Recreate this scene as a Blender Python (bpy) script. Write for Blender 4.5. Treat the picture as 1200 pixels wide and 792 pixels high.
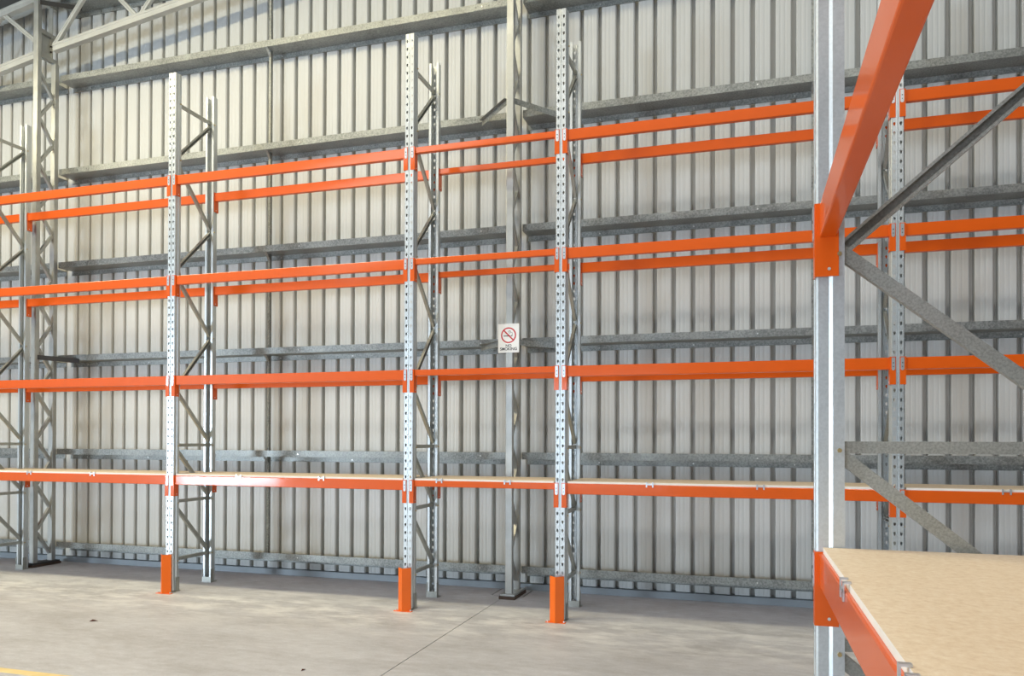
import bpy, bmesh, math, random
from mathutils import Matrix, Vector
random.seed(7)
SC = bpy.context.scene
COL = SC.collection
for o in list(bpy.data.objects): bpy.data.objects.remove(o)

# ------------------------------------------------------------------ camera
CAM_Y, CAM_Z = -6.8191, 1.6202
F_PX, CX, CY = 908.42, 595.05, 508.31          # in pixels of a 1200 x 792 frame
YAW, PITCH, ROLL = 0.2989, 0.0083, 0.0032
cd = bpy.data.cameras.new('camera'); cam = bpy.data.objects.new('camera', cd); COL.objects.link(cam)
fwd = Vector((-math.sin(YAW)*math.cos(PITCH), math.cos(YAW)*math.cos(PITCH), math.sin(PITCH)))
rt = Vector((math.cos(YAW), math.sin(YAW), 0)); upv = rt.cross(fwd)
r2 = math.cos(ROLL)*rt + math.sin(ROLL)*upv; u2 = -math.sin(ROLL)*rt + math.cos(ROLL)*upv
M = Matrix.Identity(4)
for i in range(3):
    M[i][0] = r2[i]; M[i][1] = u2[i]; M[i][2] = -fwd[i]
M[0][3], M[1][3], M[2][3] = 0.0, CAM_Y, CAM_Z
cam.matrix_world = M
cd.sensor_width = 36; cd.sensor_fit = 'HORIZONTAL'; cd.lens = F_PX/1200*36
cd.shift_x = (600-CX)/1200; cd.shift_y = (CY-396)/1200
cd.clip_start = 0.05; cd.clip_end = 200
SC.camera = cam

# ------------------------------------------------------------------ roof line (the building's own geometry, used by the lights too)
RIDGE_X = 3.6
SLOPE = 0.15
def roof_z(x): return 7.50 + SLOPE*((x if x < RIDGE_X else 2*RIDGE_X-x) + 9.3)
WL, WR, WF, WB = -17.0, 18.0, -26.0, 1.33       # left wall, right wall, front wall (behind the camera), back wall

# ------------------------------------------------------------------ world, lights, exposure
w = bpy.data.worlds.new('sky'); SC.world = w; w.use_nodes = True
bg = w.node_tree.nodes['Background']; bg.inputs[0].default_value = (0.62, 0.76, 1.0, 1); bg.inputs[1].default_value = 1.6
def area(name, loc, target, sx, sy, power, color):
    l = bpy.data.lights.new(name, 'AREA'); l.shape = 'RECTANGLE'; l.size = sx; l.size_y = sy
    l.energy = power; l.color = color
    o = bpy.data.objects.new(name, l); COL.objects.link(o); o.location = loc
    o.rotation_euler = (Vector(target)-Vector(loc)).to_track_quat('-Z', 'Y').to_euler()
    return o
SKY_Y = [(-2.40, 0.70), (-8.4, 0.9), (-15.0, 0.9)]         # translucent roof sheets, unseen, guessed to suit the light: centre, width
WARM = (1.0, 0.89, 0.59); NEUTRAL = (1.0, 0.96, 0.90); COOL = (0.70, 0.85, 1.0)
ang = math.atan(SLOPE)
def skylight(cx, y, wid, ln, power, flip=1, col=NEUTRAL):
    l = bpy.data.lights.new('skylight', 'AREA'); l.shape = 'RECTANGLE'; l.size = ln; l.size_y = wid; l.energy = power; l.color = col
    o = bpy.data.objects.new('skylight', l); COL.objects.link(o)
    o.location = (cx, y, roof_z(cx)-0.03); o.rotation_euler = (0, -ang*flip, 0)
skylight(-8.2, -2.40, 0.60, 9.5, 540, 1, WARM)
skylight(-0.4, -2.40, 0.60, 5.0, 60, 1, WARM)
skylight(-7.0, -8.4, 0.85, 10.0, 240)
skylight(0.6, -8.4, 0.85, 5.0, 300)  # separate unseen lamp, added to brighten the near shelf board and floor
skylight(-6.0, -15.0, 0.85, 14.0, 150)
skylight(10.0, -8.4, 0.85, 11.0, 120, -1)
# daylight in roller-door openings, unseen and guessed from how the light falls
area('door_daylight', (WL+0.05, -15.4, 1.35), (-3.0, -2.0, 2.0), 3.6, 2.6, 1700, COOL)
area('door_daylight', (-6.5, WF+0.1, 2.1), (-5.0, 0, 2.1), 7.0, 4.1, 620, COOL)
area('door_daylight', (WR-0.05, -10.0, 2.5), (0, -4, 1.5), 7.0, 4.8, 420, COOL)
SC.view_settings.view_transform = 'Standard'; SC.view_settings.look = 'None'
SC.view_settings.exposure = 0.05; SC.view_settings.gamma = 1.0
SC.view_settings.use_curve_mapping = False

# ------------------------------------------------------------------ materials
def new_mat(name):
    m = bpy.data.materials.new(name); m.use_nodes = True
    return m, m.node_tree, m.node_tree.nodes['Principled BSDF']
def lk(nt, a, b): nt.links.new(a, b)
def coords(nt, scale=(1, 1, 1), kind='Object'):
    tc = nt.nodes.new('ShaderNodeTexCoord'); mp = nt.nodes.new('ShaderNodeMapping'); mp.inputs['Scale'].default_value = scale
    lk(nt, tc.outputs[kind], mp.inputs['Vector']); return mp.outputs['Vector']
def world_coords(nt, scale=(1, 1, 1)):
    g = nt.nodes.new('ShaderNodeNewGeometry'); mp = nt.nodes.new('ShaderNodeMapping'); mp.inputs['Scale'].default_value = scale
    lk(nt, g.outputs['Position'], mp.inputs['Vector']); return mp.outputs['Vector']
def noise(nt, vec, scale, detail=4, rough=0.55):
    n = nt.nodes.new('ShaderNodeTexNoise'); n.inputs['Scale'].default_value = scale; n.inputs['Detail'].default_value = detail
    n.inputs['Roughness'].default_value = rough; lk(nt, vec, n.inputs['Vector']); return n.outputs['Fac']
def ramp(nt, fac, stops):
    r = nt.nodes.new('ShaderNodeValToRGB'); e = r.color_ramp.elements
    e[0].position, e[0].color = stops[0][0], (*stops[0][1], 1); e[1].position, e[1].color = stops[-1][0], (*stops[-1][1], 1)
    for p, c in stops[1:-1]:
        k = e.new(p); k.color = (*c, 1)
    lk(nt, fac, r.inputs['Fac']); return r.outputs['Color']
def mix(nt, fac, a, b, mode='MIX'):
    m = nt.nodes.new('ShaderNodeMix'); m.data_type = 'RGBA'; m.blend_type = mode
    if isinstance(fac, float): m.inputs[0].default_value = fac
    else: lk(nt, fac, m.inputs[0])
    for k, v in ((6, a), (7, b)):
        if isinstance(v, tuple): m.inputs[k].default_value = (*v, 1)
        else: lk(nt, v, m.inputs[k])
    return m.outputs[2]
def bump(nt, p, h, strength, dist=0.01):
    b = nt.nodes.new('ShaderNodeBump'); b.inputs['Strength'].default_value = strength; b.inputs['Distance'].default_value = dist
    lk(nt, h, b.inputs['Height']); lk(nt, b.outputs['Normal'], p.inputs['Normal'])
def plain(name, c, rough=0.5, metal=0.0, spec=0.5, wear=0.06, coat=0.0):
    m, nt, p = new_mat(name)
    n = noise(nt, world_coords(nt), 6, 5)
    lo = tuple(x*(1-wear) for x in c); hi = tuple(min(1, x*(1+wear)) for x in c)
    lk(nt, ramp(nt, n, [(0.3, lo), (0.7, hi)]), p.inputs['Base Color'])
    p.inputs['Roughness'].default_value = rough; p.inputs['Metallic'].default_value = metal
    p.inputs['Specular IOR Level'].default_value = spec; p.inputs['Coat Weight'].default_value = coat; p.inputs['Coat Roughness'].default_value = 0.08
    return m
def galv(name, lo, hi, scale, metal, rough, rvar=0.15):
    m, nt, p = new_mat(name)
    v = noise(nt, world_coords(nt), scale, 3, 0.6); n = noise(nt, world_coords(nt), 3, 4)
    c = ramp(nt, v, [(0.38, lo), (0.62, hi)])
    c = mix(nt, 0.4, c, ramp(nt, n, [(0.3, tuple(x*.85 for x in lo)), (0.7, hi)]))
    lk(nt, c, p.inputs['Base Color']); p.inputs['Metallic'].default_value = metal
    mr = nt.nodes.new('ShaderNodeMapRange'); mr.inputs[1].default_value = .35; mr.inputs[2].default_value = .65
    mr.inputs[3].default_value = rough-rvar/2; mr.inputs[4].default_value = rough+rvar/2
    lk(nt, v, mr.inputs[0]); lk(nt, mr.outputs[0], p.inputs['Roughness'])
    return m
MAT = {}
MAT['orange'] = plain('orange_paint', (0.70, 0.098, 0.0004), 0.42, 0, 0.25, 0.03, 0.5)
MAT['guard'] = plain('orange_guard_paint', (0.92, 0.16, 0.010), 0.40, 0, 0.35, 0.04)
MAT['zinc'] = galv('rack_zinc', (0.57, 0.60, 0.60), (0.67, 0.70, 0.70), 120, 0.7, 0.36, 0.05)
MAT['brace'] = galv('brace_zinc', (0.30, 0.31, 0.28), (0.50, 0.50, 0.46), 140, 0.65, 0.38, 0.06)
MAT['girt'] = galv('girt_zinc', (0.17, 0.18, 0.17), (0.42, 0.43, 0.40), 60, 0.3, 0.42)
MAT['column'] = plain('column_grey', (0.46, 0.47, 0.45), 0.36, 0.5, 0.5, 0.12)
MAT['truss'] = plain('truss_grey', (0.60, 0.60, 0.56), 0.38, 0.3, 0.5, 0.08)
MAT['clip'] = plain('clip_zinc', (0.62, 0.64, 0.66), 0.3, 0.7, 0.5)
MAT['dark'] = plain('dark_steel', (0.05, 0.05, 0.05), 0.5, 0.3)
MAT['rust'] = plain('rusty_grout', (0.085, 0.06, 0.045), 0.8, 0, 0.3, 0.4)
MAT['brass'] = plain('yellow_zinc_bolt', (0.55, 0.42, 0.2), 0.3, 0.8)
MAT['bolt'] = plain('bolt_zinc', (0.75, 0.75, 0.72), 0.3, 0.6)
MAT['roof'] = plain('roof_sheet', (0.12, 0.12, 0.115), 0.6)
MAT['wallc'] = plain('plain_wall', (0.22, 0.22, 0.21), 0.6)
MAT['lining'] = plain('joint_filler', (0.10, 0.085, 0.07), 0.9)
MAT['trim'] = plain('grey_trim', (0.27, 0.30, 0.32), 0.5, 0.2)
MAT['yellow'] = plain('yellow_line_paint', (0.85, 0.67, 0.33), 0.6, 0, 0.3, 0.12)
MAT['white'] = plain('sign_white', (0.86, 0.86, 0.84), 0.35)
MAT['red'] = plain('sign_red', (0.55, 0.006, 0.015), 0.35)
MAT['black'] = plain('sign_black', (0.012, 0.012, 0.012), 0.35)
MAT['debris'] = plain('dark_red_leaf', (0.09, 0.03, 0.02), 0.8)
# wall sheets: cream paint with faint vertical streaks
m, nt, p = new_mat('cladding_paint'); MAT['clad'] = m
st = noise(nt, world_coords(nt, (1, 1, 0.02)), 26, 3); big = noise(nt, world_coords(nt), 0.8, 4)
c = ramp(nt, st, [(0.3, (0.575, 0.575, 0.55)), (0.7, (0.605, 0.605, 0.58))])
c = mix(nt, 0.35, c, ramp(nt, big, [(0.3, (0.55, 0.55, 0.525)), (0.7, (0.63, 0.63, 0.605))]))
lk(nt, c, p.inputs['Base Color']); p.inputs['Roughness'].default_value = 0.42
# concrete
m, nt, p = new_mat('concrete'); MAT['concrete'] = m
v1 = world_coords(nt, (0.5, 1.3, 1)); v2 = world_coords(nt, (1, 2.2, 1))
a = noise(nt, v1, 1.6, 6, 0.62); b = noise(nt, v2, 7, 7, 0.68); d3 = noise(nt, world_coords(nt), 60, 4)
c = ramp(nt, a, [(0.32, (0.43, 0.43, 0.45)), (0.5, (0.58, 0.59, 0.64)), (0.66, (0.70, 0.72, 0.78))])
c = mix(nt, 0.40, c, ramp(nt, b, [(0.32, (0.37, 0.37, 0.385)), (0.55, (0.56, 0.57, 0.61)), (0.72, (0.76, 0.78, 0.84))]))
c = mix(nt, 0.12, c, ramp(nt, d3, [(0.35, (0.25, 0.24, 0.23)), (0.65, (0.6, 0.6, 0.59))]))
# pale drilling dust in a band along the foot of the rack, broken up by noise
g = nt.nodes.new('ShaderNodeNewGeometry'); sx = nt.nodes.new('ShaderNodeSeparateXYZ'); lk(nt, g.outputs['Position'], sx.inputs[0])
mr = nt.nodes.new('ShaderNodeMapRange'); mr.inputs[1].default_value = 1.0; mr.inputs[2].default_value = 0.1
ab = nt.nodes.new('ShaderNodeMath'); ab.operation = 'ADD'; ab.inputs[1].default_value = 0.25; lk(nt, sx.outputs[1], ab.inputs[0])
ab2 = nt.nodes.new('ShaderNodeMath'); ab2.operation = 'ABSOLUTE'; lk(nt, ab.outputs[0], ab2.inputs[0]); lk(nt, ab2.outputs[0], mr.inputs[0])
dn = noise(nt, world_coords(nt, (0.7, 1.6, 1)), 3.2, 6, 0.65)
dm = nt.nodes.new('ShaderNodeMapRange'); dm.inputs[1].default_value = 0.44; dm.inputs[2].default_value = 0.66; lk(nt, dn, dm.inputs[0])
mu = nt.nodes.new('ShaderNodeMath'); mu.operation = 'MULTIPLY'; lk(nt, mr.outputs[0], mu.inputs[0]); lk(nt, dm.outputs[0], mu.inputs[1])
c = mix(nt, mu.outputs[0], c, (0.84, 0.85, 0.87))
lk(nt, c, p.inputs['Base Color']); p.inputs['Roughness'].default_value = 0.55; p.inputs['Specular IOR Level'].default_value = 0.35
bump(nt, p, b, 0.12, 0.006)
# particle board
m, nt, p = new_mat('particle_board'); MAT['board'] = m
a = noise(nt, coords(nt), 55, 6, 0.7); b = noise(nt, coords(nt, (1.5, 1, 1)), 22, 5, 0.6)
c = ramp(nt, a, [(0.3, (0.68, 0.53, 0.36)), (0.5, (0.82, 0.68, 0.50)), (0.7, (0.92, 0.82, 0.66))])
c = mix(nt, 0.35, c, ramp(nt, b, [(0.3, (0.74, 0.59, 0.41)), (0.7, (0.90, 0.78, 0.60))]))
lk(nt, c, p.inputs['Base Color']); p.inputs['Roughness'].default_value = 0.6
MAT['board_edge'] = plain('board_edge', (0.84, 0.80, 0.72), 0.6)

# ------------------------------------------------------------------ mesh helpers
class MB:
    def __init__(s): s.v = []; s.f = []; s.mi = []
    def add(s, vs, fs, mi=0):
        o = len(s.v); s.v += [tuple(q) for q in vs]; s.f += [tuple(i+o for i in f) for f in fs]; s.mi += [mi]*len(fs)
    def box(s, a, b, mi=0):
        x0, y0, z0 = a; x1, y1, z1 = b
        s.add([(x0,y0,z0),(x1,y0,z0),(x1,y1,z0),(x0,y1,z0),(x0,y0,z1),(x1,y0,z1),(x1,y1,z1),(x0,y1,z1)],
              [(0,3,2,1),(4,5,6,7),(0,1,5,4),(1,2,6,5),(2,3,7,6),(3,0,4,7)], mi)
    def prism(s, prof, p0, p1, ax1, ax2, closed=True, caps=True, mi=0):
        """profile (a, b) along ax1, ax2 swept from p0 to p1"""
        p0, p1, ax1, ax2 = map(Vector, (p0, p1, ax1, ax2)); n = len(prof)
        vs = [p0+ax1*a+ax2*b for a, b in prof]+[p1+ax1*a+ax2*b for a, b in prof]
        fs = [(i, (i+1) % n, n+(i+1) % n, n+i) for i in range(n if closed else n-1)]
        if closed and caps: fs += [tuple(range(n))[::-1], tuple(range(n, 2*n))]
        s.add(vs, fs, mi)
    def cyl(s, c, axis, r, h, n=8, mi=0):
        axis = Vector(axis).normalized(); t = axis.orthogonal().normalized(); b = axis.cross(t)
        prof = [(r*math.cos(2*math.pi*i/n), r*math.sin(2*math.pi*i/n)) for i in range(n)]
        s.prism(prof, c, Vector(c)+axis*h, t, b, mi=mi)
    def mesh(s, name, mats):
        me = bpy.data.meshes.new(name); me.from_pydata(s.v, [], s.f)
        if not isinstance(mats, (list, tuple)): mats = [mats]
        for k in mats: me.materials.append(MAT[k])
        if any(s.mi): me.polygons.foreach_set('material_index', s.mi)
        bm = bmesh.new(); bm.from_mesh(me); bmesh.ops.recalc_face_normals(bm, faces=bm.faces); bm.to_mesh(me); bm.free()
        me.update(); return me
def link(name, data, parent=None, loc=(0, 0, 0), rot=(0, 0, 0)):
    o = bpy.data.objects.new(name, data); COL.objects.link(o); o.location = loc; o.rotation_euler = rot
    if parent: o.parent = parent
    return o
def tag(o, label=None, cat=None, group=None, kind=None):
    if label: o['label'] = label
    if cat: o['category'] = cat
    if group: o['group'] = group
    if kind: o['kind'] = kind
    return o
def solid(o, t, off=-1):
    md = o.modifiers.new('thickness', 'SOLIDIFY'); md.thickness = t; md.offset = off; return o
def rbox(w, h, r=0.004):                        # chamfered rectangle profile, from (0,0) to (w,h)
    return [(r,0),(w-r,0),(w-r*.3,r*.3),(w,r),(w,h-r),(w-r*.3,h-r*.3),(w-r,h),(r,h),(r*.3,h-r*.3),(0,h-r),(0,r),(r*.3,r*.3)]

# ================================================================== THE BUILDING
# floor: two slabs either side of a saw-cut joint, and the boxed-out pad under the middle column, on a dark joint filler
fl = MB(); fl.box((WL, WF, -0.20), (WR, WB+0.14, -0.012))
floor = tag(link('floor', fl.mesh('floor', 'lining')), kind='structure')
JX = -2.40
def slab(poly):
    b = MB(); n = len(poly); z0 = -0.012
    b.add([(x, y, z0) for x, y in poly]+[(x, y, 0) for x, y in poly],
          [tuple(range(n, 2*n))]+[(i, (i+1) % n, n+(i+1) % n, n+i) for i in range(n)])
    link('slab', b.mesh('slab', 'concrete'), floor)
g = 0.004
slab([(WL, WF), (JX-g, WF), (JX-g, 0.80), (JX-.16, 0.92), (JX-.16, WB+.1), (WL, WB+.1)])
slab([(JX+g, WF), (WR, WF), (WR, WB+.1), (JX+.20, WB+.1), (JX+.20, 0.90), (JX+g, 0.80)])
slab([(JX-.145, 0.935), (JX, 0.82), (JX+.185, 0.915), (JX+.185, WB+.1), (JX-.145, WB+.1)])
ln = MB(); ln.box((WL+.2, -2.70, 0.0), (WR-.2, -2.62, 0.0015))
link('painted_line', ln.mesh('painted_line', 'yellow'), floor)

# back wall: sheets of ribbed cladding, four ribs each
wall_back = tag(link('wall_back', None), kind='structure')
P = 0.1945; RIB0 = -0.138                       # rib pitch and the centre of one recess
OW, FW, DEP = 0.056, 0.048, 0.088               # recess: opening, floor, depth (deeper than real ribs, so the shape darkens it)
k0 = int((WL-RIB0)/P); nrib = int((WR-WL)/P)
def sheet_profile():
    pr = []
    for k in range(4):
        x = k*P
        pr += [(x-.003, -.002), (x+.009, .010), (x+(OW-FW)/2+.006, DEP), (x+(OW+FW)/2, DEP), (x+OW-.004, 0), (x+OW+.002, -.002)]
        for q in (0.30, 0.62):
            px = x+OW+(P-OW)*q
            pr += [(px-.012, -.002), (px-.004, -.0004), (px+.004, -.0004), (px+.012, -.002)]
        pr += [(x+P-.008, -.002)]
    return pr
prof = sheet_profile()
xs = RIB0 - OW/2 + P*(4*(k0//4))
while xs < WR:
    if xs > WL-0.9:
        b = MB(); n = len(prof)
        vs = [(xs+a, WB+bb, 0.055) for a, bb in prof]+[(xs+a, WB+bb, roof_z(xs+a)-0.02) for a, bb in prof]
        b.add(vs, [(i, i+1, n+i+1, n+i) for i in range(n-1)])
        nx = xs+4*P
        b.add([(xs+prof[-1][0], WB-.002, .055), (nx+.004, WB, .055), (nx+.004, WB, roof_z(nx)-.02), (xs+prof[-1][0], WB-.002, roof_z(nx)-.02)], [(0, 1, 2, 3)])
        link('cladding_sheet', b.mesh('cladding_sheet', 'clad'), wall_back)
    xs += 4*P
# unseen skin added behind the sheets to keep daylight from leaking
b = MB(); b.add([(WL, WB+.11, -.05), (WR, WB+.11, -.05), (WR, WB+.11, roof_z(WR)), (RIDGE_X, WB+.11, roof_z(RIDGE_X)), (WL, WB+.11, roof_z(WL))], [(0,1,2,3,4)])
link('light_stop_skin', b.mesh('light_stop_skin', 'dark'), wall_back)

# girts: Z sections, inner leg up, outer leg down
GTOP = [0.283, 1.492, 2.708, 3.924, 5.142, 6.368, 7.36]
GPROF = [(1.119, -.012), (1.107, -.012), (1.107, 0.0)]
def girt(zt, x0, x1, nm='girt'):
    # (y, z) outline of the Z, thin plate
    t = .003
    yi, yo = 1.107, WB-.004
    zw = zt-.072; zb = zw-.060
    pr = [(yi+.012, zt-.012), (yi+.012, zt), (yi, zt), (yi, zw-t), (yo-t, zw-t), (yo-t, zb), (yo-.016, zb), (yo-.016, zb-t), (yo, zb-t), (yo, zw), (yi+t, zw), (yi+t, zt-t), (yi+.009, zt-t), (yi+.009, zt-.012)]
    m_ = MB(); m_.prism(pr, (x0, 0, 0), (x1, 0, 0), (0, 1, 0), (0, 0, 1))
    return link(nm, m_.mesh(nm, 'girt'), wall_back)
COLX = [-8.635-6.07, -8.635, -2.33, -2.33+6.07, -2.33+12.14]
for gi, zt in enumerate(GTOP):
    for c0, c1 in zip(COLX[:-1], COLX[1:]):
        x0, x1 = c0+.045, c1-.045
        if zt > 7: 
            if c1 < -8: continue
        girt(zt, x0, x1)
        # lap sleeve and bolts either side of each column
        s_ = MB()
        for e, d in ((x0, 1), (x1, -1)):
            xe = e+d*.45
            for zz, yy in ((zt-.035, 1.107), (zt-.10, WB-.006)):
                s_.cyl((xe, yy, zz), (0, -1, 0), .009, .010, 6)
                s_.cyl((e+d*.30, yy, zz), (0, -1, 0), .009, .010, 6)
            s_.box((min(e+d*.05, xe+d*.03), 1.1035, zt-.070), (max(e+d*.05, xe+d*.03), 1.1065, zt-.003))
        link('girt_sleeve', s_.mesh('girt_sleeve', 'girt'), wall_back)
    if zt < 7:
        s_ = MB(); x = -8.3
        while x < 3.4:
            s_.cyl((x, WB-.006, zt-.105), (0, -1, 0), .008, .009, 6); x += P*5
        for x in (-5.0, -2.75, 0.1): s_.cyl((x, 1.107, zt-.04), (0, -1, 0), .008, .009, 6)
        tag(link('girt_screw', s_.mesh('girt_screw', 'bolt'), wall_back), kind='stuff')
# bridging struts between girts at mid bay
for x in (-5.466, 0.612):
    for za, zb in zip(GTOP[:-1], GTOP[1:]):
        m_ = MB(); m_.box((x-.016, 1.19, za-.05), (x+.016, 1.194, zb-.08)); m_.box((x+.013, 1.19, za-.05), (x+.016, 1.225, zb-.08))
        m_.prism([(-.016, 0), (.016, 0), (.016, .003), (-.016, .003)], (x, 1.118, zb-.078), (x, 1.19, zb-.16), (1, 0, 0), (0, .5, .8))
        link('bridging_strut', m_.mesh('bridging_strut', 'girt'), wall_back)
# trims
t_ = MB(); t_.box((WL, WB-.055, 0.0), (WR, WB-.050, 0.072)); t_.box((WL, WB-.055, 0.069), (WR, WB+.04, 0.072))
tag(link('baseboard_back', t_.mesh('baseboard_back', 'trim')), kind='structure')
t_ = MB()
t_.prism([(0, -.13), (.004, -.13), (.004, .0), (.10, .0), (.10, .004), (0, .004)], (WL, WB-.10, roof_z(WL)-.03), (RIDGE_X, WB-.10, roof_z(RIDGE_X)-.03), (0, 1, 0), (0, 0, 1))
tag(link('trim_1', t_.mesh('trim_1', 'truss')), kind='structure')

# ceiling: roof sheets in strips, the gaps between them hold the translucent sheets where the skylight lamps sit
ce = MB()
bands = []; y = WB+.05
for yc, wd in SKY_Y: bands.append((y, yc+wd/2)); y = yc-wd/2
bands.append((y, WF))
for y1, y0 in bands:
    for xa, xb in ((WL, RIDGE_X), (RIDGE_X, WR)):
        za, zb = roof_z(xa), roof_z(xb)
        ce.add([(xa, y0, za), (xb, y0, zb), (xb, y1, zb), (xa, y1, za), (xa, y0, za+.06), (xb, y0, zb+.06), (xb, y1, zb+.06), (xa, y1, za+.06)],
               [(0,3,2,1),(4,5,6,7),(0,1,5,4),(1,2,6,5),(2,3,7,6),(3,0,4,7)])
ceiling = tag(link('ceiling', ce.mesh('ceiling', 'roof')), kind='structure')
for yc, wd in SKY_Y:
    for xa, xb in ((WL, RIDGE_X), (RIDGE_X, WR)):
        q = MB(); q.add([(xa, yc-wd/2, roof_z(xa)+.03), (xb, yc-wd/2, roof_z(xb)+.03), (xb, yc+wd/2, roof_z(xb)+.03), (xa, yc+wd/2, roof_z(xa)+.03)], [(0,1,2,3)])
        o = link('roof_light', q.mesh('roof_light', 'white'), ceiling); solid(o, .004)
# side and front walls with guessed door openings
def wall_x(name, x, y0, y1, oy0, oy1, oz):
    q = MB(); t = .12 if x > 0 else -.12
    zt = roof_z(x)
    for a, b2, z0, z1 in ((y0, oy0, -.01, zt), (oy1, y1, -.01, zt), (oy0, oy1, oz, zt)):
        q.box((min(x, x+t), a, z0), (max(x, x+t), b2, z1))
    tag(link(name, q.mesh(name, 'wallc')), kind='structure')
wall_x('wall_left', WL, WF, WB+.05, -17.4, -13.4, 2.8)
wall_x('wall_right', WR, WF, WB+.05, -13.5, -6.5, 4.9)
q = MB()
def fr(x0, x1, z0):
    q.add([(x0, WF, z0), (x1, WF, z0), (x1, WF, roof_z(x1)), (x0, WF, roof_z(x0)), (x0, WF-.12, z0), (x1, WF-.12, z0), (x1, WF-.12, roof_z(x1)), (x0, WF-.12, roof_z(x0))],
          [(0,1,2,3),(7,6,5,4),(0,4,5,1),(1,5,6,2),(2,6,7,3),(3,7,4,0)])
fr(WL, -10.0, -.01); fr(-10.0, -3.0, 4.25); fr(-3.0, RIDGE_X, -.01); fr(RIDGE_X, WR, -.01)
tag(link('wall_front', q.mesh('wall_front', 'wallc')), kind='structure')

# ------------------------------------------------------------------ lattice columns
CY0, CY1, CD = 0.78, 1.045, 0.06                # front chord face, rear chord face, chord depth
def lattice_column(xc, label, top, knees, battens):
    root = link('lattice_column', None, None, (xc, 0, 0)); tag(root, label, 'column')
    hw = .0375
    b = MB(); b.prism(rbox(hw*2, CD, .006), (-hw, CY0, .05), (-hw, CY0, top), (1, 0, 0), (0, 1, 0)); link('chord', b.mesh('front_chord', 'column'), root)
    b = MB(); b.prism(rbox(hw*2, CD, .006), (-hw, CY1, .05), (-hw, CY1, (6.50 if battens else top)), (1, 0, 0), (0, 1, 0)); link('chord', b.mesh('rear_chord', 'column'), root)
    me = {}
    k = 0
    ya, yb = CY0+CD-.004, CY1+.004
    while .15+.587*k < top-.3:
        z0, z1, z2 = .15+.587*k, .4435+.587*k, .15+.587*(k+1)
        for key, a, c in (('u', z0, z1), ('d', z1, z2)):
            if battens and c > 6.4: continue
            if key not in me:
                m_ = MB(); A = Vector((0, yb if key == 'u' else ya, 0)); B = Vector((0, ya if key == 'u' else yb, .2935)); d = (B-A).normalized(); nrm = Vector((1, 0, 0)).cross(d)
                m_.prism([(-.018, -.018), (.018, -.018), (.018, .018), (-.018, .018)], A, B, (1, 0, 0), nrm); me[key] = m_.mesh('lacing_bar', 'column')
            link('lacing_bar', me[key], root, (0, 0, a))
        k += 1
    if battens:                                 # stiffened head where the roof truss lands
        for z in (6.50, 6.81, 7.20):
            m_ = MB(); m_.box((-.03, ya, z), (.03, CY1+.03, z+.05)); link('batten', m_.mesh('batten', 'column'), root)
        m_ = MB(); m_.box((-.034, CY1-.045, 6.5), (.034, CY1-.037, 7.28)); link('end_plate', m_.mesh('end_plate', 'column'), root)
        m_ = MB(); m_.box((-.008, ya, 6.55), (-.002, CY1-.045, 6.81)); link('cleat_plate', m_.mesh('cleat_plate', 'column'), root)
        m_ = MB()
        for z in (6.63, 6.70): m_.cyl((.015, CY1-.045, z), (0, -1, 0), .011, .012, 6)
        link('bolt', m_.mesh('bolt', 'dark'), root)
    # base plate on dark grout
    m_ = MB(); m_.box((-.075, CY0-.035, .03), (.075, CY1+CD+.03, .05)); pl = link('base_plate', m_.mesh('base_plate', 'dark' if battens else 'column'), root)
    m_ = MB(); m_.box((-.085, CY0-.06, -.01), (.085, CY1+CD+.045, .03)); link('grout_pad', m_.mesh('grout_pad', 'rust'), pl)
    # fly braces to the girts
    for sgn, zc, zg in knees:
        yc = CY0+.03
        A = Vector((sgn*hw, yc, zc)); B = Vector((sgn*.41, 1.100, zg)); d = (B-A).normalized(); side = Vector((0, 0, 1)); nrm = side.cross(d).normalized()
        m_ = MB(); m_.prism([(0, -.03), (.004, -.03), (.004, .026), (.04, .026), (.04, .03), (0, .03)], A, B, nrm, side)
        link('fly_brace', m_.mesh('fly_brace', 'girt' if not battens else 'dark'), root)
    return root
lattice_column(-8.635, 'grey lattice steel column on dark grout at the left, near the rack end', 7.9, [(1, 2.655, 2.625), (1, 7.18, 7.19)], True)
lattice_column(-2.33, 'grey lattice steel column that carries the no smoking sign', 8.35, [(-1, 5.12, 5.055), (1, 5.12, 5.055), (-1, 2.63, 2.618), (1, 2.63, 2.618)], False)

# ------------------------------------------------------------------ roof truss, parallel to the back wall
TY = 0.945
def chord_z(x): return 6.635+.135*(x+8.5) if x > -8.5 else 6.635+.17*(x+8.5)
tr = link('roof_truss', None, None, (-8.635, TY, 0)); tag(tr, 'pale grey sloping steel roof truss with zigzag webs at top left', 'roof truss')
def bar(name, A, B, w, h, parent, off, mat='truss'):
    A = Vector(A)-Vector(off); B = Vector(B)-Vector(off); d = (B-A).normalized(); side = Vector((0, 1, 0)); nrm = d.cross(side).normalized()
    if nrm.z < 0: nrm = -nrm
    # double-lipped section: a shallow groove along each face
    pr = [(-w/2, -h/2), (w/2, -h/2), (w/2, -h*.1), (w/2-.006, -h*.05), (w/2-.006, h*.15), (w/2, h*.2), (w/2, h/2), (-w/2, h/2), (-w/2, h*.2), (-w/2+.006, h*.15), (-w/2+.006, -h*.05), (-w/2, -h*.1)]
    m_ = MB(); m_.prism(pr, A, B, side, nrm)
    return link(name, m_.mesh(name, mat), parent)
O = (-8.635, TY, 0)
bar('bottom_chord', (-8.50, TY, chord_z(-8.50)), (2.5, TY, chord_z(2.5)), .075, .095, tr, O)
bar('bottom_chord', (-14.6, TY, chord_z(-14.6)), (-8.70, TY, chord_z(-8.70)), .075, .095, tr, O)
bar('top_chord', (-14.6, TY, chord_z(-14.6)+.73), (-8.635, TY, chord_z(-8.635)+.73), .075, .095, tr, O)
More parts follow.
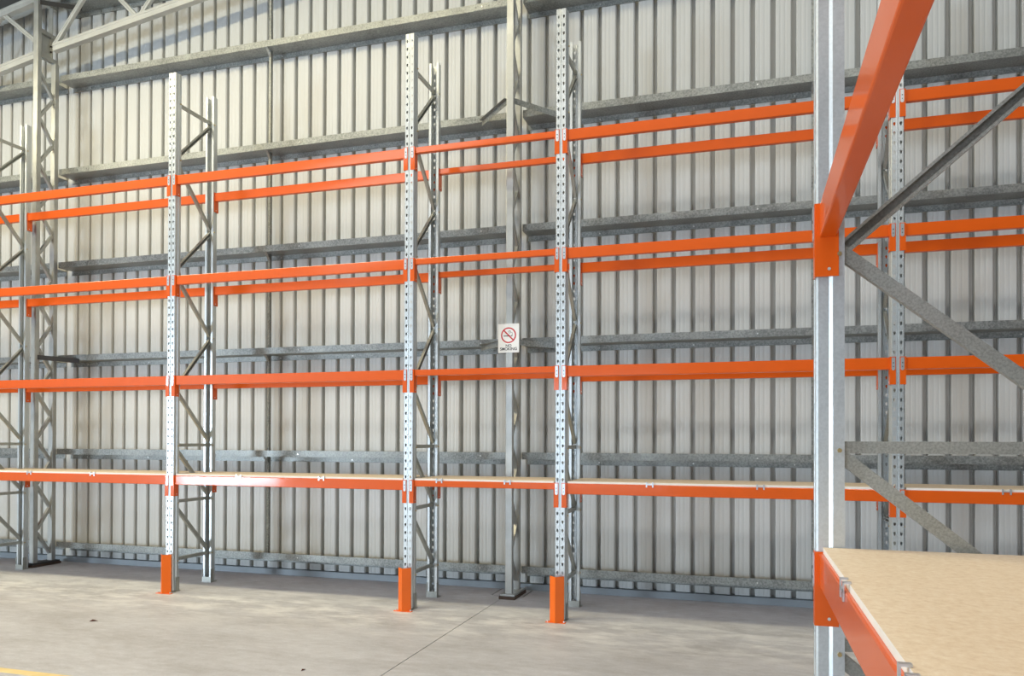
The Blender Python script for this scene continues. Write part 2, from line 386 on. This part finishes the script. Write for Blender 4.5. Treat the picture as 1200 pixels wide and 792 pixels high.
bar('top_chord', (-8.635, TY, chord_z(-8.635)+.73), (2.5, TY, chord_z(2.5)+.73), .075, .095, tr, O)
BN = [-8.52+1.36*k for k in range(0, 8)]; TN = [-7.86+1.36*k for k in range(0, 7)]
for k in range(7):
    bar('web', (BN[k]+.02, TY, chord_z(BN[k])+.04), (TN[k], TY, chord_z(TN[k])+.70), .04, .055, tr, O)
    bar('web', (TN[k]+.08, TY, chord_z(TN[k])+.70), (BN[k+1]-.06, TY, chord_z(BN[k+1])+.04), .04, .055, tr, O)
for k in range(4):
    a = -8.72-1.36*k
    bar('web', (a, TY, chord_z(a)+.10-.0), (a-.62, TY, chord_z(a-.62)+.70), .04, .055, tr, O)
    bar('web', (a-.70, TY, chord_z(a-.70)+.70), (a-1.3, TY, chord_z(a-1.3)+.04), .04, .055, tr, O)

# ================================================================== PALLET RACKING
HP = 0.0762; UH = 5.53; DEPTH = 0.682
LEVELS = [1.234, 2.293, 3.360, 4.431]
def upright_mesh():
    """open omega section, front face at y=0, two columns of teardrop holes"""
    b = MB(); n = int(UH/HP); zt = UH
    def strip(pts):
        for (xa, ya), (xb, yb) in zip(pts[:-1], pts[1:]):
            b.add([(xa, ya, .01), (xb, yb, .01), (xb, yb, zt), (xa, ya, zt)], [(0, 1, 2, 3)])
    for s in (-1, 1):
        h0, h1, hc = .012, .036, .024
        strip([(s*x, y) for x, y in ((0, .006), (.004, .006), (.007, 0), (h0, 0))])
        strip([(s*x, y) for x, y in ((h1, 0), (.0415, 0), (.0465, .006), (.0465, .036), (.053, .046), (.053, .078), (.030, .078), (.029, .071))])
        for k in range(n+1):
            z0 = .01+k*HP; z1 = min(z0+HP, zt)
            if z1-z0 < .05:
                b.add([(s*h0, 0, z0), (s*h1, 0, z0), (s*h1, 0, zt), (s*h0, 0, zt)], [(0, 1, 2, 3)]); continue
            zc = z0+HP/2
            o8 = [(h0, z0), (hc, z0), (h1, z0), (h1, zc), (h1, z1), (hc, z1), (h0, z1), (h0, zc)]
            i8 = [(hc-.004, zc-.015), (hc, zc-.016), (hc+.004, zc-.015), (hc+.0098, zc+.003), (hc+.006, zc+.012), (hc, zc+.014), (hc-.006, zc+.012), (hc-.0098, zc+.003)]
            b.add([(s*x, 0, z) for x, z in o8+i8], [(i, (i+1) % 8, 8+(i+1) % 8, 8+i) for i in range(8)])
    me = b.mesh('upright', 'zinc')
    bm = bmesh.new(); bm.from_mesh(me); bmesh.ops.remove_doubles(bm, verts=bm.verts, dist=.0002); bmesh.ops.recalc_face_normals(bm, faces=bm.faces); bm.to_mesh(me); bm.free()
    return me
UP = upright_mesh()
def foot_mesh():
    b = MB()
    b.box((-.065, -.012, 0), (.065, .095, .006))
    b.box((-.058, .036, .006), (-.0545, .088, .15)); b.box((.0545, .036, .006), (.058, .088, .15)); b.box((-.058, .082, .006), (.058, .088, .06))
    for x in (-.03, .03): b.cyl((x, -.002, .006), (0, 0, 1), .008, .012, 6)
    return b.mesh('foot_plate', 'brace')
FOOT = foot_mesh()
def brace_mesh(A, B, w, flip=1, nm='brace'):
    """U channel in the frame plane, (y, z) ends, open towards -x (flip 1) or +x (flip -1)"""
    A = Vector((0, *A)); B = Vector((0, *B)); d = (B-A).normalized(); ax = Vector((1, 0, 0)); nr = ax.cross(d)
    h = w/2; t = .0022; D = .0135
    K = .009
    pr = [(flip*a, c) for a, c in ((-D, -h), (D, -h), (D, h), (-D, h), (-D, h-K), (-D+t, h-K), (-D+t, h-t), (D-t, h-t), (D-t, -h+t), (-D+t, -h+t), (-D+t, -h+K), (-D, -h+K))]
    b = MB(); b.prism(pr, A, B, ax, nr); return b.mesh(nm, 'brace')
def zset(dz, dep):
    z = lambda v: v+dz
    NY0, NY1 = .062, dep-.062
    return [((NY0, z(.335)), (NY1, z(.335)), .034, 1), ((NY0, z(.92)), (NY1, z(.365)), .038, 1),
            ((NY0, z(.955)), (NY1, z(.955)), .034, 1), ((NY0, z(1.54)), (NY1, z(.985)), .038, 1),
            ((NY0, z(1.557)), (NY1, z(1.557)), .034, 1), ((NY0, z(2.165)), (NY1, z(1.60)), .038, 1),
            ((NY0, z(2.150)), (NY1, z(2.745)), .038, -1), ((NY1, z(2.80)), (NY0, z(3.38)), .038, 1),
            ((NY0, z(3.43)), (NY1, z(3.97)), .038, -1), ((NY1, z(4.01)), (NY0, z(4.60)), .038, 1),
            ((NY0, z(4.64)), (NY1, z(5.19)), .038, -1), ((NY1, z(5.225)), (NY0, z(5.225)), .034, 1)]
BR = {}
def bolts_mesh(dz, dep):
    b = MB()
    for z in (.335, .95, 1.56, 2.15, 3.40, 4.62, 5.225): b.cyl((.053, .064, z+dz-.012), (1, 0, 0), .007, .010, 6); b.cyl((-.053, .064, z+dz-.012), (-1, 0, 0), .007, .006, 6)
    for z in (.345, .957, 1.565, 2.78, 3.99, 5.215): b.cyl((.053, dep-.064, z+dz-.012), (1, 0, 0), .007, .010, 6)
    return b.mesh('brace_bolt', 'brass')
def frame(rack, lx, dz=0.0, bw=1.0, dep=DEPTH):
    key = (dz, bw)
    if key not in BR: BR[key] = ([brace_mesh(a, c, wd*bw, fl_) for a, c, wd, fl_ in zset(dz, dep)], bolts_mesh(dz, dep))
    for y, rz in ((0, 0), (dep, math.pi)):
        u = solid(link('upright', UP, rack, (lx, y, 0), (0, 0, rz)), .0018, 0)
        link('foot_plate', FOOT, u)
    for me in BR[key][0]: link('brace', me, rack, (lx, 0, 0))
    tag(link('brace_bolts', BR[key][1], rack, (lx, 0, 0)), kind='stuff')
BM = {}
CH = .218
def beam_mesh(L, h):
    b = MB(); r = .005
    b.prism(rbox(.048, h, r), (0, .008, -h), (L, .008, -h), (0, 1, 0), (0, 0, 1)); return b.mesh('beam', 'orange')
def conn_mesh():
    """right-hand connector of an upright (left end of a beam), origin at beam top / upright edge, +x is along the beam"""
    b = MB()
    b.box((-.0005, -.006, -CH), (.0045, .062, .004))
    b.box((-.040, -.006, -CH), (-.0005, -.0025, .004))
    b.cyl((.0045, .035, -CH+.022), (1, 0, 0), .005, .002, 8, 1)
    return b.mesh('end_connector', ['orange', 'bolt'])
def clip_mesh():
    b = MB(); n = 6
    pr = [(-.034, -.002), (-.034, -.092)]+[(-.021-.013*math.cos(math.pi*i/n), -.092-.013*math.sin(math.pi*i/n)) for i in range(1, n)]+[(-.008, -.092), (-.008, -.002)]
    b.prism(pr, (0, -.0095, 0), (0, -.0062, 0), (1, 0, 0), (0, 0, 1))
    b.cyl((-.021, -.0094, -.045), (0, -1, 0), .005, .0015, 8, 1); b.cyl((-.021, -.0094, -.075), (0, -1, 0), .004, .0015, 8, 1)
    return b.mesh('safety_clip', ['clip', 'dark'])
CONN = conn_mesh(); CLIP = clip_mesh()
def beam(rack, lx0, lx1, z, h, rear=False, tilt=0.0, dep=DEPTH):
    """a beam between two upright edges with a connector and a silver safety clip at either end"""
    L = lx1-lx0; key = (round(L, 4), h)
    if key not in BM: BM[key] = beam_mesh(L, h)
    if not rear: o = link('beam', BM[key], rack, (lx0, 0, z), (0, -tilt, 0))
    else: o = link('beam', BM[key], rack, (lx1, dep, z), (0, 0, math.pi))
    for x, sc in ((0, 1), (L, -1)):
        c = link('end_connector', CONN, o, (x, 0, 0)); c.scale = (sc, 1, 1)
        c = link('safety_clip', CLIP, o, (x, 0, 0)); c.scale = (sc, 1, 1)
    return o
EDGE = .054
def bay(rack, xa, xb, levels, h, tilts=None, dep=DEPTH):
    for i, z in enumerate(levels):
        beam(rack, xa+EDGE, xb-EDGE, z, h, False, (tilts or {}).get(i, 0.0)); beam(rack, xa+EDGE, xb-EDGE, z, h, True, 0.0, dep)

rackA = link('pallet_rack', None, None, (-3.1, 0, 0))
tag(rackA, 'long run of empty orange and galvanised pallet racking standing along the ribbed back wall', 'pallet rack', 'empty pallet racking runs')
FX = [-11.374, -8.616, -5.858, -3.100, -1.606, 1.152, 3.910]
for x in FX: frame(rackA, x+3.1)
for xa, xb in zip(FX[:-1], FX[1:]):
    bay(rackA, xa+3.1, xb+3.1, LEVELS, .096 if xb-xa > 2 else .058)

rackB = link('pallet_rack', None, None, (.202, -4.25, 0), (0, 0, -math.pi/2))
tag(rackB, 'near pallet rack at the right edge, its orange beams coming towards the viewer', 'pallet rack', 'empty pallet racking runs')
DZ = .045; DEPB = .81
for x in (0, 2.758): frame(rackB, x, DZ, 1.07, DEPB)
bay(rackB, 0, 2.758, [1.283, 2.335, 3.405, 4.476], .100, {1: .012}, DEPB)

# shelf boards: rest on the lowest beams, with small steel board clips hooked over the front edge
def board_clip_mesh():
    b = MB()
    for x in (-.032, .022):
        b.box((x, -.0145, -.022), (x+.012, -.0110, .0215)); b.box((x, -.0145, .0185), (x+.012, .004, .0225))
    b.box((-.032, -.0145, -.002), (.034, -.0115, .006))
    return b.mesh('board_clip', 'clip')
BCLIP = board_clip_mesh()
def shelf(x0, x1, label, clips, loc, rz=0.0, z=0, dep=DEPTH):
    root_x = (x0+x1)/2; L = (x1-x0)/2
    b = MB(); b.box((-L, 0, 0), (L, dep-.036, .018), 0)
    me = b.mesh('shelf_board', ['board', 'board_edge'])
    for p_ in me.polygons:
        if abs(p_.normal.z) < .5: p_.material_index = 1
    o = link('shelf_board', me, None, loc(root_x, z), (0, 0, rz)); tag(o, label, 'shelf board', 'particle board shelves')
    for c in clips: link('board_clip', BCLIP, o, (c-root_x, .0, 0))
    return o
lA = lambda x, z: (x, .018, z)
BL = [('pale particle board shelf in the bay left of the frame cut by the left edge', []),
      ('pale particle board shelf in the bay in front of the left lattice column', [-7.80, -6.90]),
      ('pale particle board shelf between the two leftmost orange foot guards', [-5.008, -4.044]),
      ('short pale particle board shelf in the narrow bay under the no smoking sign', [-2.784, -2.108]),
      ('pale particle board shelf in the bay right of the rightmost foot guard', [-.809, .11]),
      ('pale particle board shelf of the far rack seen through the near frame at right', [1.91, 2.95])]
for (xa, xb), (lab, cl) in zip(zip(FX[:-1], FX[1:]), BL):
    shelf(xa+.062, xb-.062, lab, cl, lA, z=1.2345)
lB = lambda x, z: (.202+.018, -4.25-x, z)
shelf(.062, 2.694, 'large bare particle board shelf on the near rack, bottom right corner', [.655, 1.375, 2.2], lB, -math.pi/2, 1.2835, DEPB)

# orange foot guards: angle irons standing corner-forward before the front uprights
def guard_mesh():
    b = MB(); H = .41; t = .005
    L = [(-.063, .06), (0, 0), (.067, .06)]
    pr = L+[(.067-.003, .06+.004), (0, .007), (-.060, .064)]
    b.prism(pr, (0, 0, .005), (0, 0, H), (1, 0, 0), (0, 1, 0))
    b.box((-.095, .02, 0), (.085, .066, .005))
    return b.mesh('post_guard', 'guard')
GM = guard_mesh()
def gbolt():
    b = MB()
    for x in (-.08, .0, .07): b.cyl((x, .045 if x else .03, .005), (0, 0, 1), .009, .012, 6)
    return b.mesh('anchor_bolt', 'bolt')
GB = gbolt()
for x, lab in ((-5.84, 'bright orange steel post guard bolted to the floor, leftmost of three'),
               (-3.100, 'bright orange steel post guard in the middle, left of the narrow bay'),
               (-1.618, 'bright orange steel post guard, rightmost of three')):
    o = link('post_guard', GM, None, (x, -.13, 0)); tag(o, lab, 'post guard', 'orange post guards at the feet of the rack')
    link('anchor_bolts', GB, o)

# no smoking sign on the column
sg = MB()
def rrect(w, h, r, n=4):
    pts = []
    for cx_, cy_, a0 in ((w/2-r, h/2-r, 0), (-w/2+r, h/2-r, 90), (-w/2+r, -h/2+r, 180), (w/2-r, -h/2+r, 270)):
        for i in range(n+1):
            a = math.radians(a0+90*i/n); pts.append((cx_+r*math.cos(a), cy_+r*math.sin(a)))
    return pts
sg.prism(rrect(.225, .298, .008), (0, 0, 0), (0, -.003, 0), (1, 0, 0), (0, 0, 1))
sign = link('no_smoking_sign', sg.mesh('no_smoking_sign', 'white'), None, (-2.335, .778, 2.668))
tag(sign, 'white rectangular no smoking sign with red ring fixed to the middle lattice column', 'sign')
def ring(b, cx_, cz_, r0, r1, a0, a1, n, y=-.003, t=.0008):
    vs = []; fs = []
    for i in range(n+1):
        a = math.radians(a0+(a1-a0)*i/n)
        for r in (r0, r1):
            for yy in (y, y-t): vs.append((cx_+r*math.cos(a), yy, cz_+r*math.sin(a)))
    for i in range(n):
        o = i*4; fs += [(o+1, o+3, o+7, o+5), (o, o+1, o+5, o+4), (o+2, o+3, o+7, o+6)]
    b.add(vs, fs)
CZ = .030
rg = MB(); ring(rg, 0, CZ, .068, .081, 0, 360, 40)
d = Vector((1, 0, -1)).normalized(); rg.prism([(-.0065, 0), (.0065, 0), (.0065, .0012), (-.0065, .0012)], Vector((0, -.0036, CZ))-d*.072, Vector((0, -.0036, CZ))+d*.072, (d.z*-1, 0, d.x), (0, -1, 0))
link('red_ring', rg.mesh('red_ring', 'red'), sign)
cg = MB(); cg.box((-.053, -.0036, CZ-.012), (.022, -.0031, CZ-.003)); cg.box((.027, -.0036, CZ-.012), (.041, -.0031, CZ-.003)); cg.box((.036, -.0036, CZ-.003), (.041, -.0031, CZ+.012))
ring(cg, .030, CZ+.018, .010, .013, -10, 120, 8, -.003, .0006); ring(cg, .012, CZ+.034, .011, .014, -60, 200, 12, -.003, .0006); ring(cg, .022, CZ+.030, .014, .017, 120, 250, 8, -.003, .0006)
link('cigarette_symbol', cg.mesh('cigarette_symbol', 'black'), sign)
def text(body, size, x, z, parent):
    cu = bpy.data.curves.new('lettering', 'FONT'); cu.body = body; cu.size = size; cu.align_x = 'CENTER'; cu.extrude = .0002; cu.offset = .0008
    o = bpy.data.objects.new('tmp', cu); COL.objects.link(o); bpy.context.view_layer.update()
    me = bpy.data.meshes.new_from_object(o.evaluated_get(bpy.context.evaluated_depsgraph_get())); me.materials.clear(); me.materials.append(MAT['black'])
    bpy.data.objects.remove(o)
    return link('lettering', me, parent, (x, -.0034, z), (math.pi/2, 0, 0))
text('NO', .040, 0, -.090, sign); text('SMOKING', .041, 0, -.124, sign)
sb = MB()
for z in (-.138, .138): sb.cyl((0, -.003, z), (0, -1, 0), .004, .003, 8)
link('screws', sb.mesh('screws', 'bolt'), sign)

# scraps on the floor
lf = MB(); lf.add([(-.035, -.01, 0), (0, -.018, .006), (.04, 0, .002), (0, .016, .010), (-.01, .004, .016)], [(0, 1, 4), (1, 2, 4), (2, 3, 4), (3, 0, 4), (0, 3, 2, 1)])
LF = lf.mesh('dry_leaf', 'debris')
for x, y, s, a, lab in ((-5.55, -1.30, 1, .4, 'small dark red dry leaf on the floor near the yellow line, left'),
                        (-2.98, -2.02, .7, 1.3, 'tiny dark scrap on bare concrete well left of the floor joint')):
    o = link('dry_leaf', LF, None, (x, y, 0), (0, 0, a)); o.scale = (s, s, s); tag(o, lab, 'debris', 'scraps lying on the concrete')
